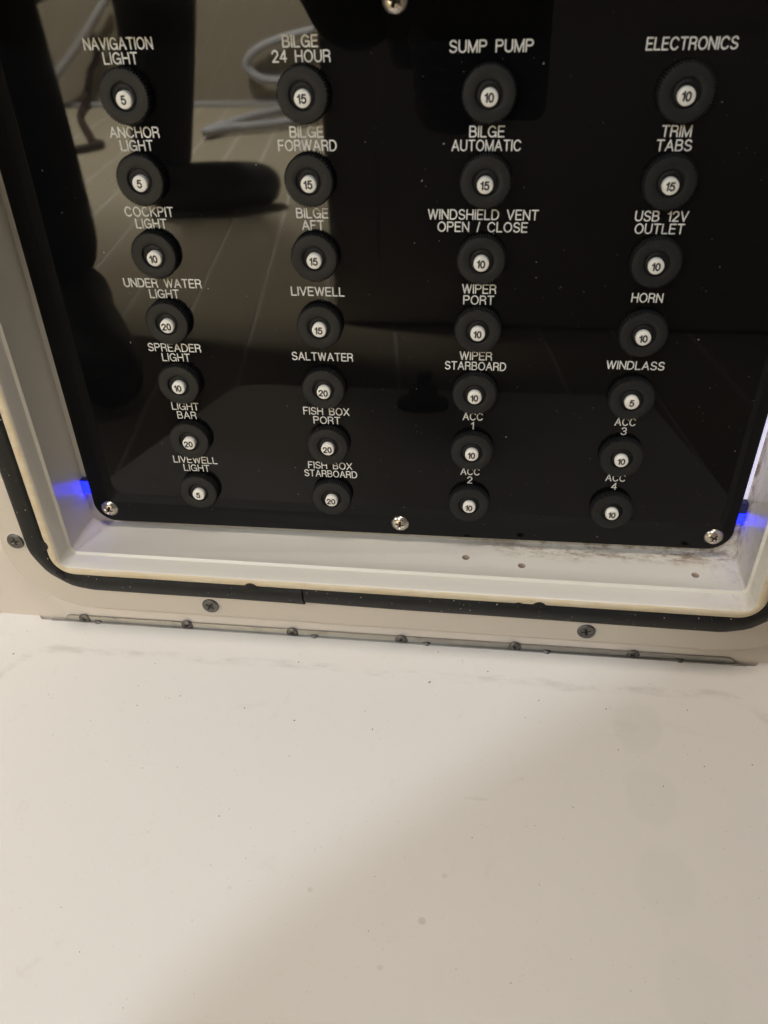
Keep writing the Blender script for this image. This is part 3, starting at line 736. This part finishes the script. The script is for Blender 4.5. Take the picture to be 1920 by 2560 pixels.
# dark cooler seat to the right, loops of white rope and a brown cord by the bulwark
M_seat = mat('pale_vinyl', (.62, .58, .53), .6); t_ = NT(M_seat); t_.bump(t_.noise(t_.coords(), 90, 4), .3, .002)
seat = thing('cockpit_seat', 'pale boxed cockpit seat standing on the deck behind the camera', 'seat', (460, -200, 1000))
V, F = boxm((-66, -200, 700), (1100, 270, 1400)); build('seat_base', V, F, M_seat, seat, bevel=14)
V, F = boxm((-76, 271, 690), (1112, 350, 1410)); build('cushion', V, F, M_seat, seat, bevel=25, seg=4)
V, F = boxm((0, -140, 693), (520, 210, 699)); build('front_panel', V, F, M_seat, seat, bevel=2)
M_rope = mat('white_rope', (.46, .46, .49), .7); t_ = NT(M_rope); t_.bump(t_.noise(t_.mapping(t_.coords(), (1, 1, 1)), 200, 2), .6, .004)
M_cord = mat('brown_cord', (.030, .015, .012), .5)
def tube(name, pts, r, m, parent=None, n=10):
    # Catmull-Rom through pts (metres), swept circle
    q = []
    for i in range(len(pts) - 1):
        p0, p1, p2, p3 = (Vector(pts[max(0, min(len(pts) - 1, i + d))]) for d in (-1, 0, 1, 2))
        for k in range(8):
            t = k / 8; q.append(.5 * ((2 * p1) + (p2 - p0) * t + (2 * p0 - 5 * p1 + 4 * p2 - p3) * t * t + (3 * p1 - p0 - 3 * p2 + p3) * t ** 3))
    q.append(Vector(pts[-1])); V, F = [], []; up = Vector((.3, .2, 1)).normalized()
    for i, p in enumerate(q):
        d = (q[min(i + 1, len(q) - 1)] - q[max(i - 1, 0)]).normalized(); a = d.cross(up).normalized(); b = d.cross(a)
        V += [tuple(1000 * (p + (a * math.cos(6.2832 * j / n) + b * math.sin(6.2832 * j / n)) * r)) for j in range(n)]
    for i in range(len(q) - 1): F += [(i * n + j, i * n + (j + 1) % n, (i + 1) * n + (j + 1) % n, (i + 1) * n + j) for j in range(n)]
    F += [tuple(range(n)), tuple(range((len(q) - 1) * n + n - 1, (len(q) - 1) * n - 1, -1))]
    return build(name, V, F, m, parent, angle=R_(60))
rope = tube('mooring_rope', [(-.43, .02, 2.585), (-.53, .0, 2.585), (-.62, -.03, 2.585), (-.665, -.075, 2.585), (-.62, -.115, 2.585), (-.53, -.125, 2.585), (-.47, -.15, 2.57), (-.47, -.182, 2.45), (-.53, -.182, 2.38), (-.60, -.182, 2.22), (-.645, -.182, 2.02), (-.60, -.182, 2.08), (-.52, -.182, 2.12), (-.42, -.182, 2.2), (-.36, -.182, 2.3)], .013, M_rope)
prop(rope, 'white rope looped on the bulwark and deck, mirrored in the panel', 'rope')
cord = tube('power_cord', [(-1.10, .12, 2.58), (-1.13, .085, 2.58), (-1.175, .03, 2.585), (-1.165, -.03, 2.585), (-1.21, -.10, 2.585), (-1.235, -.17, 2.575), (-1.16, -.19, 2.35), (-.99, -.19, 2.03), (-.93, -.19, 1.92), (-.90, -.19, 1.90), (-.905, -.19, 1.86), (-.95, -.19, 1.80), (-1.02, -.19, 1.72)], .011, M_cord)
prop(cord, 'thin dark brown cord trailing down the bulwark onto the deck, mirrored in the panel', 'cord')
M_rail = mat('white_rail', (.45, .45, .46), .4)
rail = tube('grab_rail', [(-1.04, .16, 2.55), (-1.10, .10, 2.55), (-1.21, -.01, 2.55), (-1.325, -.108, 2.55), (-1.40, -.17, 2.55)], .014, M_rail)
prop(rail, 'pale slanting grab rail on the bulwark, mirrored at the upper left of the panel', 'rail')
V, F = boxm((-1500, -200, 2590), (1000, -184, 2611))
prop(build('toe_rail', V, F, M_rail, None, bevel=2), 'pale trim strip along the foot of the tan bulwark', 'trim')
